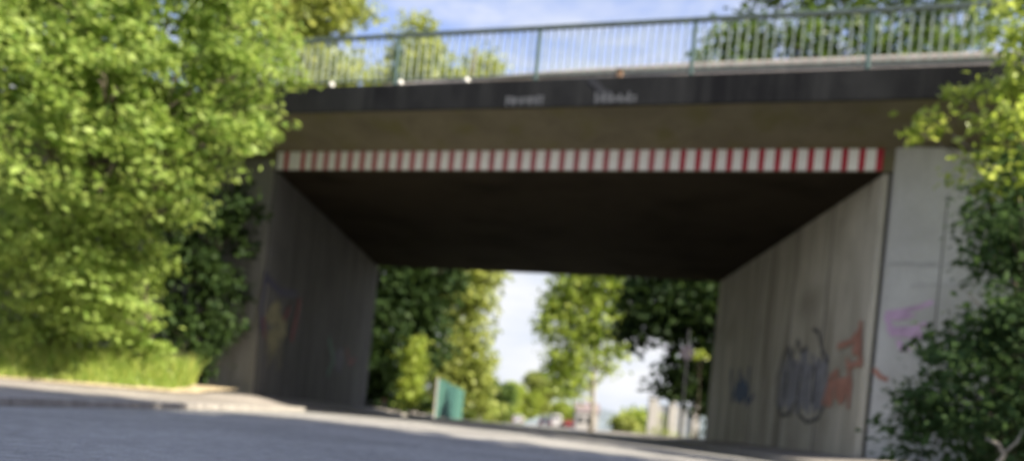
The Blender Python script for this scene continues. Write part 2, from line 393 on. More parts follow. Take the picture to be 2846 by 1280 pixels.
# sandy worn strip between pavement and verge
v, f = [], []
rnd = random.Random(3)
sx = span(-13.5, -5.3, 0.2)
for x in sx:
    y0 = 10.62 + (x + 14) / 5.6 * 0.8 if x < -8.4 else (11.4 + (x + 8.4) / 2.9 * 0.9 if x < -5.5 else 12.3 + (x + 5.5) / 0.35 * 2.3)
    y0 = min(y0, 12.7)
    q = rnd.uniform(-.05, .07)
    v += [(x, y0 - 0.16 + q, 0.092 + 0.12 * sstep(10.8, 13.8, y0)), (x, y0 + 0.22, 0.16 + 0.06 * sstep(-8, -6, x)), (x, y0 + 0.7, 0.24), (x, y0 + 1.6, 0.30)]
for i in range(len(sx) - 1):
    for k in range(3): f.append((i * 4 + k, (i + 1) * 4 + k, (i + 1) * 4 + k + 1, i * 4 + k + 1))
tag(obj('verge', pyd('verge', v, f), M_SAND, smooth=True), 'dry sandy strip behind the pavement', 'ground', kind='structure')

# ------------------------------------------------------------------ the bridge
def B(x, d, z): return (x, 13.1 - 0.3 * x + d, z)
bridge = empty('road_bridge', (0, 13.1, 0), 'low concrete road bridge spanning the road, dark edge beam, bare concrete walls below', 'bridge')
def prism(profile, x0, x1, name, m, seg=1):
    bm = bmesh.new(); n = len(profile); rings = []
    for i in range(seg + 1):
        x = x0 + (x1 - x0) * i / seg
        rings.append([bm.verts.new(B(x, d, z)) for d, z in profile])
    for i in range(seg):
        for k in range(n): bm.faces.new((rings[i][k], rings[i][(k + 1) % n], rings[i + 1][(k + 1) % n], rings[i + 1][k]))
    bm.faces.new(rings[0][::-1]); bm.faces.new(rings[-1])
    bmesh.ops.recalc_face_normals(bm, faces=bm.faces)
    return obj(name, bm, m, bridge)
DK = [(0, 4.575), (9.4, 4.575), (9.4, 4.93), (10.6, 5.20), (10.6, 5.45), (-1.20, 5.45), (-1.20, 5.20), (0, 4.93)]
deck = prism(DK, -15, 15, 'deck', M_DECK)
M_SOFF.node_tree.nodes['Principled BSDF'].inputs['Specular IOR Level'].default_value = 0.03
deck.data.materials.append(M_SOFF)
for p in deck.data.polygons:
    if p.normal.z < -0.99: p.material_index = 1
for d0, d1, nm in ((-1.25, -1.0, 0), (10.4, 10.65, 1)):
    eb = prism([(d0, 5.185), (d0 + (0.0 if nm == 0 else 0.0), 5.62), (d1 + (0.25 if nm == 0 else 0), 5.62), (d1 + (0.25 if nm == 0 else 0), 5.455), (d0 + (0.045 if nm == 0 else 0), 5.455), (d0 + (0.045 if nm == 0 else 0.0), 5.185)] if nm == 0 else
               [(d0, 5.455), (d0, 5.62), (d1, 5.62), (d1, 5.185), (d1 - 0.045, 5.185), (d1 - 0.045, 5.455)], -15, 15, 'edge_beam', M_BEAM)
    eb['label'] = 'dark painted edge beam under the railing' if nm == 0 else 'edge beam on the far side'
    if nm == 0: beam = eb
prism([(-0.7, 5.455), (-0.7, 5.57), (10.35, 5.57), (10.35, 5.455)], -15, 15, 'carriageway', M_ASPH)
# abutments (front faces 4 cm behind the deck's strip face)
def abutment(xi, xo, label, m, conv=0.0):
    bm = bmesh.new()
    yb = lambda x, d: 13.1 - 0.3 * x + d
    xf = xi + conv
    hexa(bm, [(xi, yb(xi, .04), -0.4), (xo, yb(xo, .04), -0.4), (xo, yb(xo, 9.36), -0.4), (xf, yb(xf, 9.36), -0.4),
              (xi, yb(xi, .04), 4.571), (xo, yb(xo, .04), 4.571), (xo, yb(xo, 9.36), 4.571), (xf, yb(xf, 9.36), 4.571)])
    bmesh.ops.recalc_face_normals(bm, faces=bm.faces)
    bevel(bm, 0.02, 1)
    o = obj('abutment', bm, m, bridge); o['label'] = label; return o
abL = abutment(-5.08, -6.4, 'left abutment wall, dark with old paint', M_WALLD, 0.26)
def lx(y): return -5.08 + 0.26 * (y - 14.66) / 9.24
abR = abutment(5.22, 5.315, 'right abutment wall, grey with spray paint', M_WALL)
# formwork joints on the walls
def joints(ab, x, sgn, ysl, parent_m):
    for y in ysl:
        bm = bmesh.new(); box(bm, ((lx(y) if sgn > 0 else x) + sgn * 0.002, y, 2.2), (0.012, 0.022, 4.7)); obj('wall_joint', bm, parent_m, ab)
M_BEAM.node_tree.nodes['Principled BSDF'].inputs['Specular IOR Level'].default_value = 0.06
joints(abR, 5.22, -1, (13.3, 15.0, 17.0), M_JOINT)
joints(abL, -5.08, 1, (17.1, 20.0), M_JOINT)
# wing walls
def wing(pts, thick, label, m):
    """pts: (x, y, ztop) along the visible face; thickness goes away from the road side"""
    bm = bmesh.new(); fr, bk = [], []
    for x, y, z in pts:
        fr.append((bm.verts.new((x, y, -0.4)), bm.verts.new((x, y, z)))); bk.append((bm.verts.new((x + thick[0], y + thick[1], -0.4)), bm.verts.new((x + thick[0], y + thick[1], z))))
    for i in range(len(pts) - 1):
        bm.faces.new((fr[i][0], fr[i + 1][0], fr[i + 1][1], fr[i][1])); bm.faces.new((bk[i][0], bk[i][1], bk[i + 1][1], bk[i + 1][0]))
        bm.faces.new((fr[i][1], fr[i + 1][1], bk[i + 1][1], bk[i][1])); bm.faces.new((fr[i][0], bk[i][0], bk[i + 1][0], fr[i + 1][0]))
    bm.faces.new((fr[0][0], fr[0][1], bk[0][1], bk[0][0])); bm.faces.new((fr[-1][0], bk[-1][0], bk[-1][1], fr[-1][1]))
    bmesh.ops.recalc_face_normals(bm, faces=bm.faces); bevel(bm, 0.02, 2)
    o = obj('wing_wall', bm, m, bridge); o['label'] = label; return o
WX, WS = 5.335, -0.45
def wy(x): return 11.48 + WS * (x - WX)
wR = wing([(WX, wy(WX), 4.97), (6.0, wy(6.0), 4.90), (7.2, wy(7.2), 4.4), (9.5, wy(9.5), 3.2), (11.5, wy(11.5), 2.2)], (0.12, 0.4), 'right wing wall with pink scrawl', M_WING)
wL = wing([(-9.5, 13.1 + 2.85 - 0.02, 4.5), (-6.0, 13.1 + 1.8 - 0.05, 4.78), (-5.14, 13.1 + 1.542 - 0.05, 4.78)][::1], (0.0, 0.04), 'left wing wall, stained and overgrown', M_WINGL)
bm = bmesh.new(); box(bm, (5.325, 11.545, 2.3), (0.018, 0.06, 5.0)); obj('wall_joint', bm, M_JOINT, wR)

for xx in (6.02, 6.8):
    bm = bmesh.new(); box(bm, (xx, wy(xx), 1.9), (0.016, 0.012, 4.6), math.atan(WS)); obj('wall_joint', bm, M_JOINT, wR)
# paint on the walls
rng = random.Random(11)
def onR(a, b, l): return (5.22 - l, a, b)
def onL(a, b, l): return (lx(a) + l, a, b)
nW = Vector((-0.41, -0.912, 0)).normalized()
def onW(a, b, l): return (a + nW.x * (l + 0.002), wy(a) + nW.y * (l + 0.002), b)
def onB(a, b, l): return B(a, -1.252 - l, b)
P_DK = paint('dark_spray', (0.085, 0.083, 0.088)); P_FILL = paint('grey_blue_spray', (0.22, 0.22, 0.25)); P_RED = paint('red_spray', (0.38, 0.19, 0.145)); P_PINK = paint('pink_spray', (0.50, 0.35, 0.51))
P_BLUE = paint('blue_spray', (0.04, 0.07, 0.16)); P_YEL = paint('yellow_spray', (0.21, 0.185, 0.09)); P_NAVY = paint('navy_spray', (0.045, 0.04, 0.075)); P_MAR = paint('maroon_spray', (0.16, 0.03, 0.035)); P_LT = paint('pale_spray', (0.105, 0.108, 0.112)); P_GREEN = paint('green_spray', (0.05, 0.14, 0.10)); P_CONC = paint('patch_grey', (0.40, 0.40, 0.40))
fill = []
for k in range(17):
    a_ = 15.15 - k * 0.135; fill += pl([(a_ + rng.uniform(-.03, .03), 0.95 + rng.uniform(-.05, .2)), (a_ + rng.uniform(-.04, .04), 1.45), (a_ + rng.uniform(-.03, .03), 1.8 + rng.uniform(-.1, .3))], 0.15 * rng.uniform(.7, 1.15))
decal('graffiti', fill, onR, P_FILL, abR, 'grey-blue filled lettering on the right abutment')
st = []
for q in ([(15.35, 1.15), (15.45, 1.6), (15.2, 2.05), (14.9, 2.2), (14.7, 1.95)], [(14.7, 1.95), (14.45, 2.3), (14.25, 2.05), (13.95, 2.1)], [(13.75, 2.42), (13.5, 2.35), (13.2, 1.95), (12.95, 1.75)],
          [(15.35, 1.15), (14.95, 0.84), (14.5, 0.88), (14.2, 1.15), (14.05, 0.86), (13.6, 0.72), (13.1, 0.8), (12.85, 1.1)], [(14.9, 1.7), (14.85, 1.2)], [(14.1, 1.8), (14.2, 1.2)], [(13.5, 1.7), (13.45, 1.1)]): st += pl(q, 0.065)
decal('graffiti', st, onR, P_DK, abR, 'black outline strokes of the lettering', lift=0.013)
st = []
for q in ([(12.95, 1.05), (12.75, 1.5), (12.5, 1.58), (12.45, 1.15)], [(12.75, 1.38), (12.1, 1.42), (11.95, 1.25)], [(12.15, 1.75), (11.95, 1.35), (11.95, 0.98)], [(12.55, 2.0), (12.1, 2.02), (11.75, 2.2)], [(11.8, 2.3), (11.72, 1.9), (11.66, 1.62)], [(12.1, 1.62), (11.62, 1.68)]): st += pl(q, 0.10)
st += [blotch(rng, 12.25, 1.25, 0.22, 0.2), blotch(rng, 11.85, 2.0, 0.16, 0.24), blotch(rng, 12.72, 1.2, 0.14, 0.22)]
decal('graffiti', st, onR, P_RED, abR, 'orange-red scrawl beside the wall edge', lift=0.021)
st = []
for q in ([(18.9, 2.0), (18.5, 1.2), (18.1, 1.95)], [(17.9, 1.8), (17.3, 1.1), (16.9, 1.3)], [(17.4, 1.95), (17.3, 1.25)]): st += pl(q, 0.12)
decal('graffiti', st + [blotch(rng, 17.8, 1.4, 0.5, 0.28)], onR, P_BLUE, abR, 'small blue scrawl further inside')
st = []
for q in ([(5.42, 2.42), (5.6, 2.46), (5.8, 2.52), (5.95, 2.60)], [(5.42, 2.36), (5.5, 2.18), (5.75, 2.20), (5.9, 2.28)], [(5.5, 2.10), (5.7, 2.12), (5.9, 2.08)], [(5.6, 2.0), (5.66, 1.88), (5.78, 1.93)]): st += pl(q, 0.07)
decal('graffiti', st + [blotch(rng, 5.68, 2.15, 0.22, 0.09), blotch(rng, 5.6, 2.38, 0.17, 0.06)], onW, P_PINK, wR, 'pink spray scrawl on the wing wall')
decal('graffiti', pl([(5.34, 1.55), (5.42, 1.45), (5.5, 1.42)], 0.07), onW, P_RED, wR)
decal('stain', [blotch(rng, 5.9, 3.17, 0.5, 0.035, 18, .5)], onW, P_CONC, wR)
decal('stain', [blotch(rng, 6.0, 2.86, 0.35, 0.03, 16, .5)], onW, P_CONC, wR)
decal('graffiti', pl([(14.55, 2.55), (14.45, 1.9), (14.55, 1.5)], 0.16) + pl([(14.5, 2.5), (15.4, 2.35), (16.4, 2.45)], 0.16), onL, P_NAVY, abL, 'navy edge of the left lettering')
st = [blotch(rng, 15.2, 1.85, 0.38, 0.24, j=.45), blotch(rng, 15.75, 1.6, 0.3, 0.22, j=.45), blotch(rng, 15.3, 1.35, 0.28, 0.28, j=.45)]
for k in range(6): st += pl([(14.9 + k * 0.18, 1.5), (14.92 + k * 0.18, 0.75 + rng.uniform(0, .4))], 0.05)
decal('graffiti', st, onL, P_YEL, abL, 'faded yellow lettering with runs on the left abutment', lift=0.009)
for q, wd in (([(16.6, 2.35), (16.5, 1.9), (16.35, 1.5)], 0.22), ([(16.0, 2.1), (15.75, 1.85)], 0.14), ([(14.6, 1.7), (14.75, 1.35)], 0.08)):
    decal('graffiti', pl(q, wd), onL, P_MAR, abL, 'maroon stroke of the left lettering', lift=0.018)
decal('graffiti', pl([(19.2, 1.8), (19.8, 1.3), (19.4, 0.9)], 0.18), onL, P_GREEN, abL, 'dull green mark deep in the underpass')
decal('graffiti', [blotch(rng, 20.3, 1.35, 0.5, 0.35)], onL, P_NAVY, abL, 'dull dark patch deep in the underpass')
decal('graffiti', pl([(21.0, 1.7), (21.5, 1.3), (22.0, 1.5)], 0.14), onL, P_MAR, abL)
# weathered traces of writing on the beam
def letters(st, lab): decal('graffiti', st, onB, P_LT, beam, lab)
st = []
x = -0.66
for k in range(5):
    hgt = rng.uniform(0.10, 0.16); wdt = rng.uniform(0.08, 0.13)
    st += pl([(x, 5.22), (x, 5.22 + hgt)], 0.035) + pl([(x, 5.22 + hgt), (x + wdt, 5.22 + hgt * rng.uniform(.6, 1))], 0.03) + pl([(x + wdt, 5.22 + hgt), (x + wdt * .8, 5.22)], 0.03) + pl([(x, 5.22 + hgt * .5), (x + wdt, 5.22 + hgt * .5)], 0.03); x += wdt + 0.02
letters(st, 'short row of faded pale lettering at mid bridge'); st = []
x = 0.72
for k in range(5):
    hgt = rng.uniform(0.10, 0.16); wdt = rng.uniform(0.07, 0.12)
    st += pl([(x, 5.23), (x, 5.23 + hgt)], 0.035) + pl([(x, 5.23), (x + wdt, 5.23 + hgt * rng.uniform(.0, .4))], 0.035) + pl([(x, 5.23 + hgt * .55), (x + wdt, 5.23 + hgt * .55)], 0.03); x += wdt + 0.015
letters(st, 'second short row of faded pale lettering')
P_FADE = paint('faint_spray', (0.028, 0.029, 0.032))
decal('graffiti', pl([(0.62, 5.58), (0.72, 5.50), (0.80, 5.40), (0.90, 5.36)], 0.10), onB, P_FADE, beam, 'faint grey smear')

# red and white clearance strip: boards screwed to the front of the deck
e1 = math.hypot(1, 0.3)
strip = empty('warning_strip', B(-5.1, -0.02, 4.58), 'long red and white striped height warning strip across the underside edge of the bridge', 'warning strip')
def board(x0, x1, edges, mr, label):
    """edges: list of (start, end) of the red stripes; everything else is white"""
    bm = bmesh.new(); cuts = [(x0, None)]
    seq = []; x = x0
    for a, b in edges:
        if a > x: seq.append((x, a, 0))
        seq.append((a, b, 1)); x = b
    if x < x1: seq.append((x, x1, 0))
    for a, b, mi in seq:
        p = []
        for z in (4.59, 4.925):
            p += [B(a, -0.03, z), B(b, -0.03, z), B(b, -0.004, z), B(a, -0.004, z)]
        hexa(bm, p, mi)
    bmesh.ops.remove_doubles(bm, verts=bm.verts, dist=0.0005)
    o = obj('board', bm, [M_WHITE, mr], strip); o['label'] = label
board(-5.10, -4.52, [(-4.95, -4.86), (-4.60, -4.52)], M_RED, 'bright newer end board with wide white fields')
red = []; x = -4.52 + 0.15
while x < 2.2: red.append((x, x + 0.095)); x += 0.245
xe = red[-1][1]
board(-4.515, xe, red, M_REDF, 'faded pink and off-white board')
red = []; x = xe + 0.148
while x < 5.12: red.append((x, min(5.2, x + 0.09))); x += 0.236
red[-1] = (red[-1][0], red[-1][0] + 0.095)
board(xe + 0.005, red[-1][1], red, M_RED, 'brighter red board at the right end')

# ------------------------------------------------------------------ railing and guardrail on the bridge
rail = empty('bridge_railing', B(0, -1.1, 5.62), 'green-grey steel railing with thin upright bars along the top of the bridge', 'railing')
PX = [-4.96 - 2.35 * 2, -4.96 - 2.35, -4.96, -2.61, -0.24, 2.09, 4.43, 6.78, 9.13, 11.48]
def barrail(z, hw, hh, d, name, m):
    bm = bmesh.new(); p = []
    for zz in (z - hh, z + hh):
        p += [B(PX[0], d - hw, zz), B(PX[-1], d - hw, zz), B(PX[-1], d + hw, zz), B(PX[0], d + hw, zz)]
    hexa(bm, p); bevel(bm, 0.012, 2); return obj(name, bm, m, rail)
barrail(6.50, 0.035, 0.03, -1.12, 'top_rail', M_RAIL)
barrail(5.74, 0.02, 0.018, -1.12, 'bottom_rail', M_RAIL)
ang = math.atan(-0.3)
for i, x in enumerate(PX):
    bm = bmesh.new(); c = B(x, -1.12, 0)
    box(bm, (c[0], c[1], 6.045), (0.065, 0.05, 0.85), ang); box(bm, (c[0], c[1], 5.628), (0.16, 0.12, 0.016), ang); bevel(bm, 0.004, 1)
    obj('post', bm, M_POST, rail)
for i in range(len(PX) - 1):
    bm = bmesh.new(); n = 19
    for k in range(1, n):
        x = PX[i] + (PX[i + 1] - PX[i]) * k / n; c = B(x, -1.12, 0)
        box(bm, (c[0], c[1], 6.113), (0.021, 0.021, 0.708), ang)
    obj('bar_panel', bm, M_BAR, rail)
guard = empty('guardrail', B(0, -0.1, 5.57), 'pale steel guardrail on the bridge behind the railing', 'guardrail')
bm = bmesh.new(); prof = [(0.0, -.155), (-.045, -.11), (-.045, -.06), (0, -.02), (0, .02), (-.045, .06), (-.045, .11), (0, .155)]
def gd(x): return -0.12 + 0.10 * max(0.0, 1.0 - x)
gx = span(-14, 14, 2.0); rings = []
for x in gx: rings.append([bm.verts.new(B(x, gd(x) + d, 6.16 + z)) for d, z in prof] + [bm.verts.new(B(x, gd(x) + 0.003 + d, 6.16 + z)) for d, z in prof[::-1]])
for i in range(len(rings) - 1):
    n = len(rings[0])
    for k in range(n): bm.faces.new((rings[i][k], rings[i][(k + 1) % n], rings[i + 1][(k + 1) % n], rings[i + 1][k]))
obj('rail', bm, M_GUARD, guard)
for x in span(-13, 13, 2.0):
    bm = bmesh.new(); c = B(x, gd(x) + 0.07, 0); box(bm, (c[0], c[1], 5.90), (0.05, 0.10, 0.68), ang); bevel(bm, .005, 1); obj('post', bm, M_GUARD, guard)
def cap(x, label):  # white balls stand in for glints; ball and base are added
    e = empty('edge_glint', B(x, -1.19, 5.622), label, 'marker', 'small white glint balls along the bridge edge')
    bm = bmesh.new(); bmesh.ops.create_uvsphere(bm, u_segments=12, v_segments=8, radius=0.05)
    for q in bm.verts: q.co += Vector(B(x, -1.19, 5.665))
    obj('glint_ball', bm, M_GLINT, e, True)
    bm = bmesh.new(); c = B(x, -1.19, 5.63); box(bm, c, (0.05, 0.05, 0.014), ang); obj('base', bm, M_STEEL, e)
cap(-3.75, 'small white glint ball on the bridge edge, leftmost of three, nearest the leafy tree')
cap(-2.50, 'small white glint ball on the bridge edge at the foot of a railing post')
cap(-1.36, 'small white glint ball on the bridge edge between two railing posts, rightmost of three')
e = empty('edge_block', B(1.05, -1.15, 5.62), 'small brownish block on the bridge edge above the right faded lettering', 'block')
bm = bmesh.new(); c = B(1.05, -1.15, 5.69); box(bm, c, (0.09, 0.07, 0.14), ang); bevel(bm, .01, 2); obj('block_body', bm, simple('rust_brown', (0.28, 0.17, 0.10), .8), e)
bm = bmesh.new(); box(bm, (c[0], c[1], 5.765), (0.11, 0.09, 0.012), ang); obj('cover', bm, M_STEEL, e)

# ------------------------------------------------------------------ vegetation in front of the bridge, left
HU = [(-7.44, 10.6, 5.15, 0.95), (-6.61, 10.9, 5.28, 0.98), (-5.69, 11.2, 5.64, 1.0), (-4.82, 11.4, 5.72, 0.84), (-4.10, 11.2, 5.0, 0.40), (-4.55, 11.1, 4.43, 0.54), (-5.1, 10.8, 4.46, 0.85), (-6.01, 10.5, 4.3, 0.83), (-6.96, 10.2, 4.08, 0.86), (-4.85, 10.9, 3.75, 0.42), (-4.32, 10.8, 3.79, 0.22), (-5.35, 10.7, 3.22, 0.52), (-5.94, 10.4, 3.05, 0.66), (-6.96, 10.2, 3.0, 0.75), (-5.02, 10.9, 2.97, 0.30), (-4.6, 11.1, 4.88, 0.5),
      (-6.9, 11.2, 6.3, 1.0), (-5.6, 11.4, 6.6, 0.95), (-8.4, 10.8, 4.6, 1.1), (-8.3, 10.8, 5.9, 1.0)]
HB = [(-8.41, 12.4, 5.68, 1.5), (-6.88, 12.4, 5.79, 1.4), (-5.9, 12.3, 5.2, 1.0), (-7.8, 12.2, 4.02, 1.5), (-6.4, 12.2, 3.9, 1.1), (-7.6, 12.5, 2.5, 1.4)]
tree('hazel_tree', 'big bright yellow-green leafy tree at the left, hiding the end of the bridge', 'tree', (-8.2, 13.2, 0.28), HU + HB, M_LEAF, 0.16, 31, 54, 0.12, 1, sig=0.165, inner=0.74)
SL = [(-8.08, 11.45, 2.37, 0.94), (-7.19, 11.45, 2.34, 0.88), (-7.99, 12.2, 1.59, 0.81), (-7.21, 12.3, 1.54, 0.73), (-9.2, 11.45, 1.92, 0.87), (-7.73, 13.1, 1.69, 0.86), (-7.2, 12.7, 0.75, 0.5), (-6.5, 12.8, 0.8, 0.45), (-8.2, 12.4, 0.8, 0.6), (-9.2, 12.2, 1.0, 0.8)]
tree('leafy_shrub', 'bright green shrub above the grass at the far left, below the big tree', 'shrub', (-7.6, 13.0, 0.28), SL, M_LEAF2, 0.06, 46, 36, 0.11, 2, sig=0.135, inner=0.65)
SY = [(-6.23, 11.25, 2.44, 0.48), (-6.16, 11.55, 1.89, 0.37), (-6.48, 11.45, 1.71, 0.53), (-6.47, 11.75, 1.25, 0.45), (-6.07, 12.3, 1.37, 0.25), (-6.46, 12.5, 0.99, 0.26), (-6.02, 12.5, 0.88, 0.13), (-6.78, 12.6, 1.46, 0.53), (-6.3, 12.7, 0.75, 0.35)]
tree('layered_shrub', 'bright shrub with layered drooping sprays at the edge of the shaded ivy', 'shrub', (-6.3, 13.0, 0.28), SY, M_LEAF2, 0.05, 95, 22, 0.10, 3, sig=0.12, flat=0.3)
IV = [(-5.62, 14.1, 3.62, 0.48), (-5.2, 14.1, 3.60, 0.20), (-5.89, 14.0, 2.98, 0.6), (-6.11, 13.8, 2.33, 0.66), (-5.72, 14.2, 2.16, 0.40), (-6.01, 13.9, 1.64, 0.6), (-5.64, 14.2, 1.35, 0.34), (-6.06, 13.8, 1.11, 0.48), (-5.84, 14.1, 0.8, 0.34), (-5.88, 14.2, 0.44, 0.2), (-6.8, 13.8, 2.6, 0.8), (-6.9, 13.7, 1.6, 0.7), (-6.6, 14.0, 3.6, 0.8)]
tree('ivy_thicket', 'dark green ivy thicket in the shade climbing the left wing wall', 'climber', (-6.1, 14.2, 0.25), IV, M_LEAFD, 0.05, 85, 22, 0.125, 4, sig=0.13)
# grass on the verge
rg = np.random.default_rng(9); n = 14000
gx_ = rg.uniform(-12, -5.62, n); t_ = np.clip((gx_ + 8.4) / 2.9, -2, 1); gy = np.where(gx_ < -8.4, 10.62 + (gx_ + 14) / 5.6 * .8, 11.4 + t_ * .9) + 0.06 + rg.uniform(0, 1.0, n) ** 1.2 * 0.9
h = rg.uniform(0.16, 0.62, n) * np.clip((gy - (np.where(gx_ < -8.4, 10.62 + (gx_ + 14) / 5.6 * .8, 11.4 + t_ * .9))) * 2.4, .3, 1); an = rg.uniform(0, 6.283, n); ln = rg.normal(0, .35, (n, 2)) * h[:, None]
b0 = np.stack([gx_, gy, np.clip(0.10 + (gy - np.where(gx_ < -8.4, 10.62 + (gx_ + 14) / 5.6 * .8, 11.4 + t_ * .9)) * 0.2 + 0.04 * (gx_ > -7), 0, .3)], 1); wv = np.stack([np.cos(an), np.sin(an), np.zeros(n)], 1) * 0.011
md = b0 + np.stack([ln[:, 0] * .35, ln[:, 1] * .35, h * .6], 1); tp = b0 + np.stack([ln[:, 0], ln[:, 1], h], 1)
V = np.stack([b0 - wv, b0 + wv, md + wv * .8, md - wv * .8, tp], 1).reshape(-1, 3); i = np.arange(n) * 5
F = np.stack([i, i + 1, i + 2, i, i + 2, i + 3, i + 3, i + 2, i + 4], 1).reshape(-1)
tag(obj('grass', raw_mesh('grass', V, F), M_GRASS), 'tall dry-tipped grass on the sunny left verge', 'grass', kind='stuff')

# ------------------------------------------------------------------ vegetation in front of the bridge, right
RD = [(4.53, 6.9, 0.7, 0.66), (4.3, 7.3, 0.98, 0.52), (4.68, 7.1, 1.45, 0.52), (4.53, 7.4, 1.74, 0.36), (4.13, 7.4, 0.55, 0.42), (4.98, 7.7, 2.51, 0.44), (3.96, 7.5, 0.75, 0.24), (4.38, 7.7, 1.53, 0.28), (4.8, 7.9, 2.45, 0.27), (5.48, 7.2, 1.6, 0.8), (5.68, 7.6, 2.6, 0.8), (5.38, 6.7, 0.8, 0.7), (5.28, 8.4, 1.2, 0.7), (5.08, 6.0, 1.0, 0.7)]
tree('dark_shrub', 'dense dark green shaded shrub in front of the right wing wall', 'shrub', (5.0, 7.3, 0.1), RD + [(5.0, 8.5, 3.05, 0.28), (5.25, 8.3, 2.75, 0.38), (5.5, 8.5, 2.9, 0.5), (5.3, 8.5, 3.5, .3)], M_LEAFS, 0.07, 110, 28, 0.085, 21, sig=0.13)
RL = [(5.6, 9, 5.58, 0.45), (5.68, 8.8, 4.84, 0.51), (5.43, 9, 4.85, 0.28), (5.45, 8.6, 4.04, 0.45), (5.14, 8.8, 4.27, 0.25), (5.22, 8.6, 3.55, 0.36), (5.04, 8.8, 3.79, 0.23), (5.62, 8.4, 3.3, 0.45), (4.86, 10, 4.61, 0.14), (4.9, 9.6, 4.59, 0.18), (5.04, 9.2, 4.75, 0.14), (6.02, 9.0, 5.2, 0.6), (6.42, 8.9, 4.3, 0.7), (6.22, 8.6, 3.3, 0.6), (5.82, 9.2, 6.1, 0.5)]
tree('roadside_tree', 'slender tree at the right edge, its top leaves sunlit yellow against the railing', 'tree', (5.9, 8.6, 0.2), RL, M_LEAFT, 0.08, 68, 22, 0.105, 22, sig=0.13)
tw = empty('bare_twig', (4.0, 6.2, 0.15), 'pale bare twig curving up in front of the dark shrub, bottom right', 'twig')
bm = bmesh.new(); tube(bm, [(3.92, 6.25, 0.1), (3.93, 6.2, 0.28), (3.98, 6.15, 0.40), (3.91, 6.12, 0.48), (3.80, 6.12, 0.52)], [.022, .02, .018, .015, .008], 8); obj('stem', bm, M_BARKL, tw, True)
bm = bmesh.new(); tube(bm, [(3.97, 6.15, 0.41), (4.06, 6.13, 0.52), (4.09, 6.12, 0.62)], [.012, .010, .005], 6); obj('side_shoot', bm, M_BARKL, tw, True)
# larger trees standing right of the road beside the camera; their shade falls over the carriageway
for k, (bx, by, blobs, lab) in enumerate([
    (9.6, -0.6, [(9.0, -0.2, 5.0, 2.2), (10.4, 0.2, 6.0, 2.2), (8.6, -0.8, 7.0, 2.3), (10.2, -0.4, 8.6, 2.5), (8.8, -0.2, 9.6, 2.3), (10.0, -0.2, 11.6, 2.3), (9.0, -1.0, 12.4, 2.0), (9.0, 0.2, 3.0, 1.8), (7.4, -0.2, 3.6, 1.6)], 'tall roadside tree right of the road, nearest the bridge'),
    (9.6, -5.2, [(9.0, -5, 4.4, 2.6), (10, -4.4, 6.8, 2.8), (8.6, -5.4, 8.0, 2.6), (9.6, -5, 10.2, 2.6), (8.8, -3.6, 8.8, 2.3), (9.2, -5.4, 12, 2.0)], 'tall roadside tree right of the road, farther from the bridge')]):
    tree('roadside_tree', lab, 'tree', (bx, by, 0.1), blobs, M_LEAFR, 0.2, 30, 18, 0.28, 40 + k, sig=0.32)

# ------------------------------------------------------------------ trees behind the bridge
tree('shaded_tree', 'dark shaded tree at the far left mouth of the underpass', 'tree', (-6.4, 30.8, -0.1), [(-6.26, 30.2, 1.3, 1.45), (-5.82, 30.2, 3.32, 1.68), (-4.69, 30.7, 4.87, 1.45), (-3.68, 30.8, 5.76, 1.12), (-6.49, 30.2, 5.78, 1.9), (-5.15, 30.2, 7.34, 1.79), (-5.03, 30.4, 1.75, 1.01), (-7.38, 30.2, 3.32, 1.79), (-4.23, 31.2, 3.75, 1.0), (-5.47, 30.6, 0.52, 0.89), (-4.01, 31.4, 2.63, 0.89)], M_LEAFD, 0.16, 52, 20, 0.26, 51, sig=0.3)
tree('sunlit_shrub', 'narrow bright yellow-green shrub just past the left mouth of the underpass', 'shrub', (-4.0, 28.4, -0.1), [(-4.05, 28.2, 2.2, 0.42), (-4.05, 28.2, 1.6, 0.45), (-3.95, 28.2, 1.0, 0.45), (-4.05, 28.2, 0.5, 0.42), (-3.95, 28.2, 2.65, 0.28)], M_LEAFY, 0.04, 130, 20, 0.14, 52, sig=0.15)
tree('conical_tree', 'olive-green sunlit tree past the underpass, also rising above the left end of the bridge', 'tree', (-5.3, 38.8, -0.25), [(-3.92, 38.0, 7.09, 1.84), (-2.76, 38.0, 6.4, 1.15), (-2.99, 38.5, 4.55, 1.15), (-2.53, 38.5, 2.94, 0.92), (-2.18, 38.5, 1.56, 0.8), (-3.34, 38.2, 3.4, 1.04), (-2.19, 38.2, 7.54, 0.69), (-5.3, 38.0, 6.28, 2.07), (-5.07, 38.0, 9.74, 2.76), (-5.76, 38.0, 13.19, 2.53), (-6.45, 38.0, 16.3, 2.07), (-6.79, 38.0, 18.49, 1.15), (-4.49, 38.0, 16.07, 1.04), (-1.95, 38.6, 0.64, 0.69), (-4.14, 38.4, 1.79, 1.03), (-3.34, 38.2, 2.14, 0.92)], M_LEAFO, 0.24, 34, 20, 0.31, 53, sig=0.36)
tree('broad_tree', 'broad leafy tree behind the left end of the railing, reaching above the picture', 'tree', (-9.5, 27, 0.5), [(-8.6, 26, 13.2, 1.6), (-7.8, 26, 13.6, 0.9), (-10, 26, 12, 2.2), (-8.2, 26, 11.2, 1.5), (-7.0, 26, 11.2, 1.0), (-9.5, 26, 15, 2), (-8.3, 26, 15.2, 1.1), (-7.0, 26.3, 13.8, 0.5), (-10, 26, 9, 2.2), (-7.5, 26, 9.2, 1.6), (-6.6, 26.2, 10.4, .7)], M_LEAFO, 0.22, 34, 20, 0.26, 54, sig=0.34)
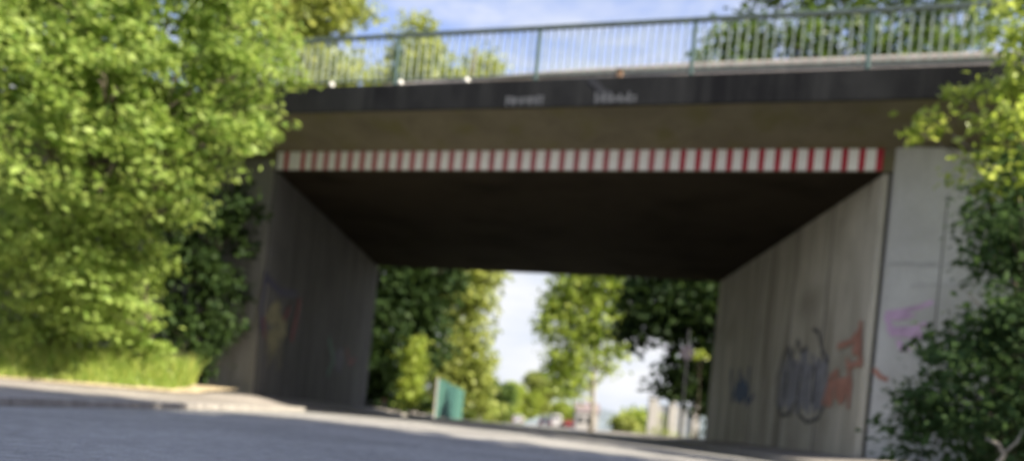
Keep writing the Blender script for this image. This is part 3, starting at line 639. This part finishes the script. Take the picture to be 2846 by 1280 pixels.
tree('young_tree', 'small sunlit tree top just above the guardrail, right of the olive tree', 'tree', (-3.6, 40, -0.2), [(-3.6, 40, 18.5, 0.7), (-3.3, 40, 17.6, 1.0), (-4.2, 40, 17.0, 1.1), (-4.2, 40, 15.6, 1.4), (-3.8, 40, 13.6, 1.5), (-4.2, 40, 11, 1.3)], M_LEAFO, 0.16, 40, 18, 0.30, 55, sig=0.35)
tree('open_tree', 'tall airy tree behind the right half of the railing, sky showing through', 'tree', (17.5, 46, -0.4), [(9.7, 45.0, 22.6, 1.56), (11.8, 45.0, 23.3, 2.08), (14.5, 45.0, 23.3, 2.42), (17.3, 45.0, 24.0, 2.77), (20.8, 45.0, 23.6, 3.12), (12.1, 45.7, 28.1, 2.08), (15.9, 45.0, 28.8, 2.77), (20.1, 45.0, 29.2, 3.12), (23.5, 45.0, 26.6, 3.12), (10.9, 45.0, 30.2, 1.56), (18.0, 45.9, 19.5, 3.46), (13.8, 45.9, 19.7, 2.6), (22.5, 45.9, 19.7, 3.46), (9.0, 45.0, 21.2, 1.21), (17.3, 45.0, 31.8, 2.77)], M_LEAFR, 0.42, 8.5, 20, 0.42, 56, sig=0.56)
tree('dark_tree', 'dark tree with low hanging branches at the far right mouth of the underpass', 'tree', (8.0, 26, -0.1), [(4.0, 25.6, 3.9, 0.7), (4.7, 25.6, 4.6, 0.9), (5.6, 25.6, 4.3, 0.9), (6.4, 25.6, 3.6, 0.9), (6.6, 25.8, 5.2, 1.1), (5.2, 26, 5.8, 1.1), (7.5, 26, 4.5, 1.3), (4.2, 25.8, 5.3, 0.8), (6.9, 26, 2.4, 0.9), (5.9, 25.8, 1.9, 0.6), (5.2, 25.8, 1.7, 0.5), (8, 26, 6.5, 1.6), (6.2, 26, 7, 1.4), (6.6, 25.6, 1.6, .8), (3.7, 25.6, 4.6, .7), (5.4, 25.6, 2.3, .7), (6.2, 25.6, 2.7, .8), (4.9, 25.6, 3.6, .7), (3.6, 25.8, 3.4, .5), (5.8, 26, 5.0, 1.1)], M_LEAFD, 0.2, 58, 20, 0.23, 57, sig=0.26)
tree('yellow_sprig', 'small yellow-green sunlit sprig beside the lamp post against the dark tree', 'plant', (5.85, 24.4, -0.1), [(5.55, 24.3, 2.84, 0.17), (5.75, 24.3, 2.82, 0.15)], M_LEAFY, 0.02, 160, 15, 0.12, 58, sig=0.09)  # lighter leaf material puts sunlight into the sprig's colour
tree('street_tree', 'sunlit green street tree with a bare lower trunk in the middle of the underpass opening', 'tree', (3.95, 40, -0.25), [(2.4, 40, 7.4, 1.3), (3.8, 40, 7.6, 1.4), (1.7, 40, 5.2, 1.0), (2.8, 40, 5.4, 1.1), (4.2, 40, 5.6, 1.1), (2.2, 40, 3.4, 0.9), (2.9, 40, 2.5, 0.8), (4.9, 40, 4.2, 0.6), (3.3, 40, 4.0, 0.9), (3.2, 40, 9.2, 1.6), (4.9, 40, 7.2, 0.8), (4.6, 40.4, 3.2, .4), (2.4, 40, 1.9, .7), (1.7, 40, 2.9, .6), (1.6, 40, 6.4, .8)], M_LEAFT, 0.13, 44, 20, 0.26, 59, bark=M_BARKL, sig=0.33)
for k, (x, y, hh, ww, lm, lab) in enumerate([(-2.3, 82, 5.3, 1.8, M_LEAFR, 'small rounded dark green tree far down the road'), (0.4, 130, 7.0, 4.4, M_LEAFY, 'low yellow-green trees far down the road beside the rounded tree'), (4.3, 132, 9.5, 4.0, M_LEAFO, 'hazy olive tree far down the road behind the street tree'),
                                            (10.5, 62, 2.1, 2.2, M_LEAFY, 'low yellow-green hedge bush far off between street tree and gate'), (-1.5, 55, 1.2, 0.9, M_LEAFY, 'small bright bush beside the road past the green fence'), (-4.6, 60, 5.5, 2.2, M_LEAFY, 'bright roadside tree beyond the olive tree'), (8.3, 58, 1.6, 1.1, M_LEAFO, 'low olive bush at the foot of the distant street tree'), (9.2, 134, 5.5, 3.4, M_LEAFY, 'pale green bush far off behind the street tree trunk')]):
    g = fall(y) - 0.1
    rr = random.Random(70 + k)
    bl = [(x + rr.uniform(-.6, .6) * ww, y + rr.uniform(-.5, .5), g + hh * rr.uniform(.3, .85), ww * rr.uniform(.35, .55)) for _ in range(8)]
    tree('distant_bush' if hh < 3 else 'distant_tree', lab, 'bush' if hh < 3 else 'tree', (x, y, g), bl, lm, 0.08, 50, 16, 0.36, 70 + k, sig=0.3)
# low plants at the sides of the exit
tree('low_bush', 'low dark bush at the foot of the lamp post by the right underpass wall', 'bush', (6.9, 27, 0), [(6.8, 27, 0.3, 0.45), (7.3, 27, 0.4, 0.5), (6.3, 27, 0.2, .25)], M_LEAFD, 0.03, 45, 14, 0.12, 81, sig=0.15)
tree('low_bush', 'low sunlit grassy bush at the foot of the pale gate', 'bush', (8.0, 42, -0.3), [(7.4, 42, 0.1, 0.4), (8.2, 42, 0.1, 0.45), (9.0, 42, 0.0, .4), (6.8, 42, 0.05, .35)], M_LEAFO, 0.03, 45, 14, 0.14, 82, sig=0.17)

hb = [(-7.6 + 0.62 * k, 47 + (k % 3) * 0.5, 0.2 + 0.35 * (k % 2), 0.75 + 0.15 * (k % 3)) for k in range(10)]
tree('low_hedge', 'long low green hedge beside the road behind the teal fence', 'hedge', (-5, 47.3, -0.4), hb, M_LEAFT, 0.04, 46, 16, 0.22, 90, sig=0.24)
tree('low_hedge', 'low dark hedge at the left road edge in front of the teal fence', 'hedge', (-4.2, 31.2, -0.2), [(-5.0 + 0.42 * k, 31.2, 0.25 + 0.2 * (k % 2), 0.42) for k in range(4)], M_LEAFR, 0.03, 70, 16, 0.15, 91, sig=0.16)
# ------------------------------------------------------------------ small things beyond the underpass
fence = empty('panel_fence', (-2.75, 30.2, -0.13), 'teal green sheet panel fence on the left beyond the underpass', 'fence')
fx = [(-2.97, 27.2), (-2.89, 30.4), (-2.80, 33.6), (-2.71, 36.8)]
for i in range(3):
    (x0, y0), (x1, y1) = fx[i], fx[i + 1]; bm = bmesh.new(); n = 14; pr = []
    for k in range(n + 1):
        q = k / n; o_ = 0.03 if k % 2 else -0.03
        pr.append((x0 + (x1 - x0) * q + o_, y0 + (y1 - y0) * q))
    g = fall(y0) + 0.05
    vs = [[bm.verts.new((x, y, z)) for x, y in pr] for z in (g, g + 1.42)]
    for k in range(n): bm.faces.new((vs[0][k], vs[0][k + 1], vs[1][k + 1], vs[1][k]))
    bmesh.ops.solidify(bm, geom=bm.faces[:], thickness=0.012)
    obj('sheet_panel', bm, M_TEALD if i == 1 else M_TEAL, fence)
for x, y in fx:
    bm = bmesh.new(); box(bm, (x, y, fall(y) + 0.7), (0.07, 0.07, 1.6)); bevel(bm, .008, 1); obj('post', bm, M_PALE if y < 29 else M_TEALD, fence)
def marker_post(x, y, h, rr, m, label):
    g = fall(y) + 0.02; e = empty('marker_post', (x, y, g), label, 'marker post')
    bm = bmesh.new(); tube(bm, [(x, y, g), (x, y, g + h - rr)], 0.035, 8); obj('stake', bm, M_PALE, e)
    bm = bmesh.new(); bmesh.ops.create_cone(bm, cap_ends=True, segments=20, radius1=rr, radius2=rr, depth=0.03)
    for q in bm.verts: q.co = Vector((q.co.x, q.co.z, q.co.y)) + Vector((x, y - 0.05, g + h))
    obj('disc', bm, m, e)
marker_post(-1.95, 40, 0.62, 0.15, M_GLINT, 'white disc added for a glint in front of the bright bush past the green fence')  # disc and stake added to stand in for a bright highlight
marker_post(-4.42, 25, 0.42, 0.09, simple('dull_orange', (0.35, 0.19, 0.12), .6), 'dull orange round marker post at the left foot of the far underpass mouth')
lamp = empty('sign_post', (6.55, 30, -0.1), 'thin dark post with a round grey sign back before the dark tree', 'sign post')
bm = bmesh.new(); tube(bm, [(6.55, 24.2, -0.1), (6.5, 24.2, 3.6)], 0.05, 10)
for q in bm.verts: q.co.x -= 1.3
obj('pole', bm, M_STEEL, lamp)
bm = bmesh.new(); bmesh.ops.create_cone(bm, cap_ends=True, segments=28, radius1=0.23, radius2=0.23, depth=0.02)
for q in bm.verts: q.co = Vector((q.co.x, q.co.z, q.co.y)) + Vector((5.21, 24.12, 2.85))
obj('sign_plate', bm, M_SIGNB, lamp)
gate = empty('pale_gate', (9.2, 45, -0.3), 'pale white slatted gate and pillars on the right beyond the underpass', 'gate')
for x, wd in ((8.0, 0.5), (9.15, 0.35), (10.6, 0.45)):
    bm = bmesh.new(); box(bm, (x, 45, 0.85), (wd, 0.4, 2.5)); box(bm, (x, 45, 2.14), (wd + .12, .52, 0.1)); bevel(bm, .015, 1); obj('pillar', bm, M_PALE, gate)
for x0, x1 in ((8.27, 8.96), (9.34, 10.36)):
    bm = bmesh.new(); n = max(4, int((x1 - x0) / 0.13))
    for k in range(n): box(bm, (x0 + (x1 - x0) * (k + .5) / n, 45, 0.75), (0.085, 0.03, 2.1))
    for z in (-0.1, 1.6): box(bm, ((x0 + x1) / 2, 45.04, z), (x1 - x0, 0.04, 0.07))
    obj('slat_leaf', bm, M_PALE, gate)
# the far house
house = empty('distant_house', (9.5, 112, -1.2), 'pale low house in the far distance right of the street tree trunk', 'house')
bm = bmesh.new(); box(bm, (10.2, 112, 0.3), (3.2, 5, 3.0)); obj('wall', bm, M_PALE, house)
bm = bmesh.new(); v = [bm.verts.new(q) for q in ((8.4, 109.3, 1.8), (12, 109.3, 1.8), (12, 114.7, 1.8), (8.4, 114.7, 1.8), (8.4, 112, 3.2), (12, 112, 3.2))]
for q in ((0, 1, 5, 4), (2, 3, 4, 5), (0, 4, 3), (1, 2, 5), (3, 2, 1, 0)): bm.faces.new([v[i] for i in q])
obj('roof', bm, M_ROOF, house)
for x in (9.2, 10.4):
    bm = bmesh.new(); box(bm, (x, 109.48, 0.6), (0.7, 0.05, 1.0)); obj('window', bm, M_GLASS, house)
# cars seen from behind
def car(x, y, m, label, sc=1.0, van=False):
    g = fall(y) + 0.01; e = empty('parked_car', (x, y, g), label, 'car', 'cars far down the road')
    W = 0.88 * sc; hh = (1.0 if not van else 1.5) * sc
    prof = [(-2.1, .28), (-2.12, .62), (-2.02, .92), (-1.75, 1.42 * hh), (-1.4, 1.48 * hh), (0.2, 1.46 * hh), (0.95, .98), (1.9, .84), (2.1, .6), (2.05, .28)]
    bm = bmesh.new(); rg_ = []
    for s, k in ((-1, 0.97), (-1, 1), (1, 1), (1, .97)):
        rg_.append([bm.verts.new((x + s * W * (k if abs(k) < 1 else .93) * (0.82 if z > 1.1 else 1) if k == 1 else x + s * W * (0.8 if z > 1.1 else 1), y + d * sc, g + z * sc)) for d, z in prof])
    n = len(prof)
    a, b = rg_[0], rg_[3]
    for k in range(n): bm.faces.new((a[k], a[(k + 1) % n], b[(k + 1) % n], b[k]))
    bm.faces.new(a[::-1]); bm.faces.new(b)
    for q in rg_[1] + rg_[2]: bm.verts.remove(q)
    bmesh.ops.recalc_face_normals(bm, faces=bm.faces); bevel(bm, 0.06 * sc, 2)
    obj('body', bm, m, e, True)
    bm = bmesh.new(); box(bm, (x, y - 1.93 * sc, g + 1.15 * sc * (hh if van else 1)), (1.25 * sc, 0.03, 0.4 * sc)); obj('rear_window', bm, M_GLASS, e)
    for s in (-1, 1):
        bm = bmesh.new(); box(bm, (x + s * .68 * sc, y - 2.12 * sc, g + .75 * sc), (0.26 * sc, .06, .18 * sc)); obj('tail_light', bm, M_LAMPR, e)
        for d in (-1.3, 1.3):
            bm = bmesh.new(); bmesh.ops.create_cone(bm, cap_ends=True, segments=16, radius1=.32 * sc, radius2=.32 * sc, depth=.2 * sc)
            for q in bm.verts: q.co = Vector((q.co.z + x + s * (W - .06), q.co.x + y + d * sc, q.co.y + g + .32 * sc))
            obj('wheel', bm, M_TYRE, e)
    bm = bmesh.new(); box(bm, (x, y - 2.13 * sc, g + .6 * sc), (0.5 * sc, .03, .12 * sc)); obj('number_plate', bm, M_PLATE, e)
car(4.3, 115, simple('dark_car_paint', (0.05, 0.055, 0.075), .25), 'dark blue-grey car far down the road, left of the street tree trunk')
car(8.2, 118, simple('red_car_paint', (0.30, 0.05, 0.04), .4), 'red car far down the road, behind the street tree trunk')
car(0.2, 118, simple('silver_car_paint', (0.32, 0.32, 0.33), .3), 'silver car far down the road, leftmost of the far cars')
car(6.2, 120, simple('white_car_paint', (0.42, 0.41, 0.40), .35), 'white van far down the road, between the dark car and the red car', van=True)
car(11.6, 75, simple('pale_car_paint', (0.66, 0.63, 0.62), .35), 'pale parked car beside the low hedge on the right beyond the underpass')
# far hills close the view
v, f = [], []
for i in range(61):
    x = -900 + 30 * i; hgt = 14 + 8 * math.sin(i * 0.7) + 5 * math.sin(i * 1.9 + 1)
    v += [(x, 700, -12), (x, 760, hgt), (x, 1100, hgt + 14), (x, 1500, -20)]
for i in range(60):
    for k in range(3): f.append((i * 4 + k, (i + 1) * 4 + k, (i + 1) * 4 + k + 1, i * 4 + k + 1))
tag(obj('hills', pyd('hills', v, f), M_HILL, smooth=True), 'low wooded hills on the horizon', 'hills', kind='structure')
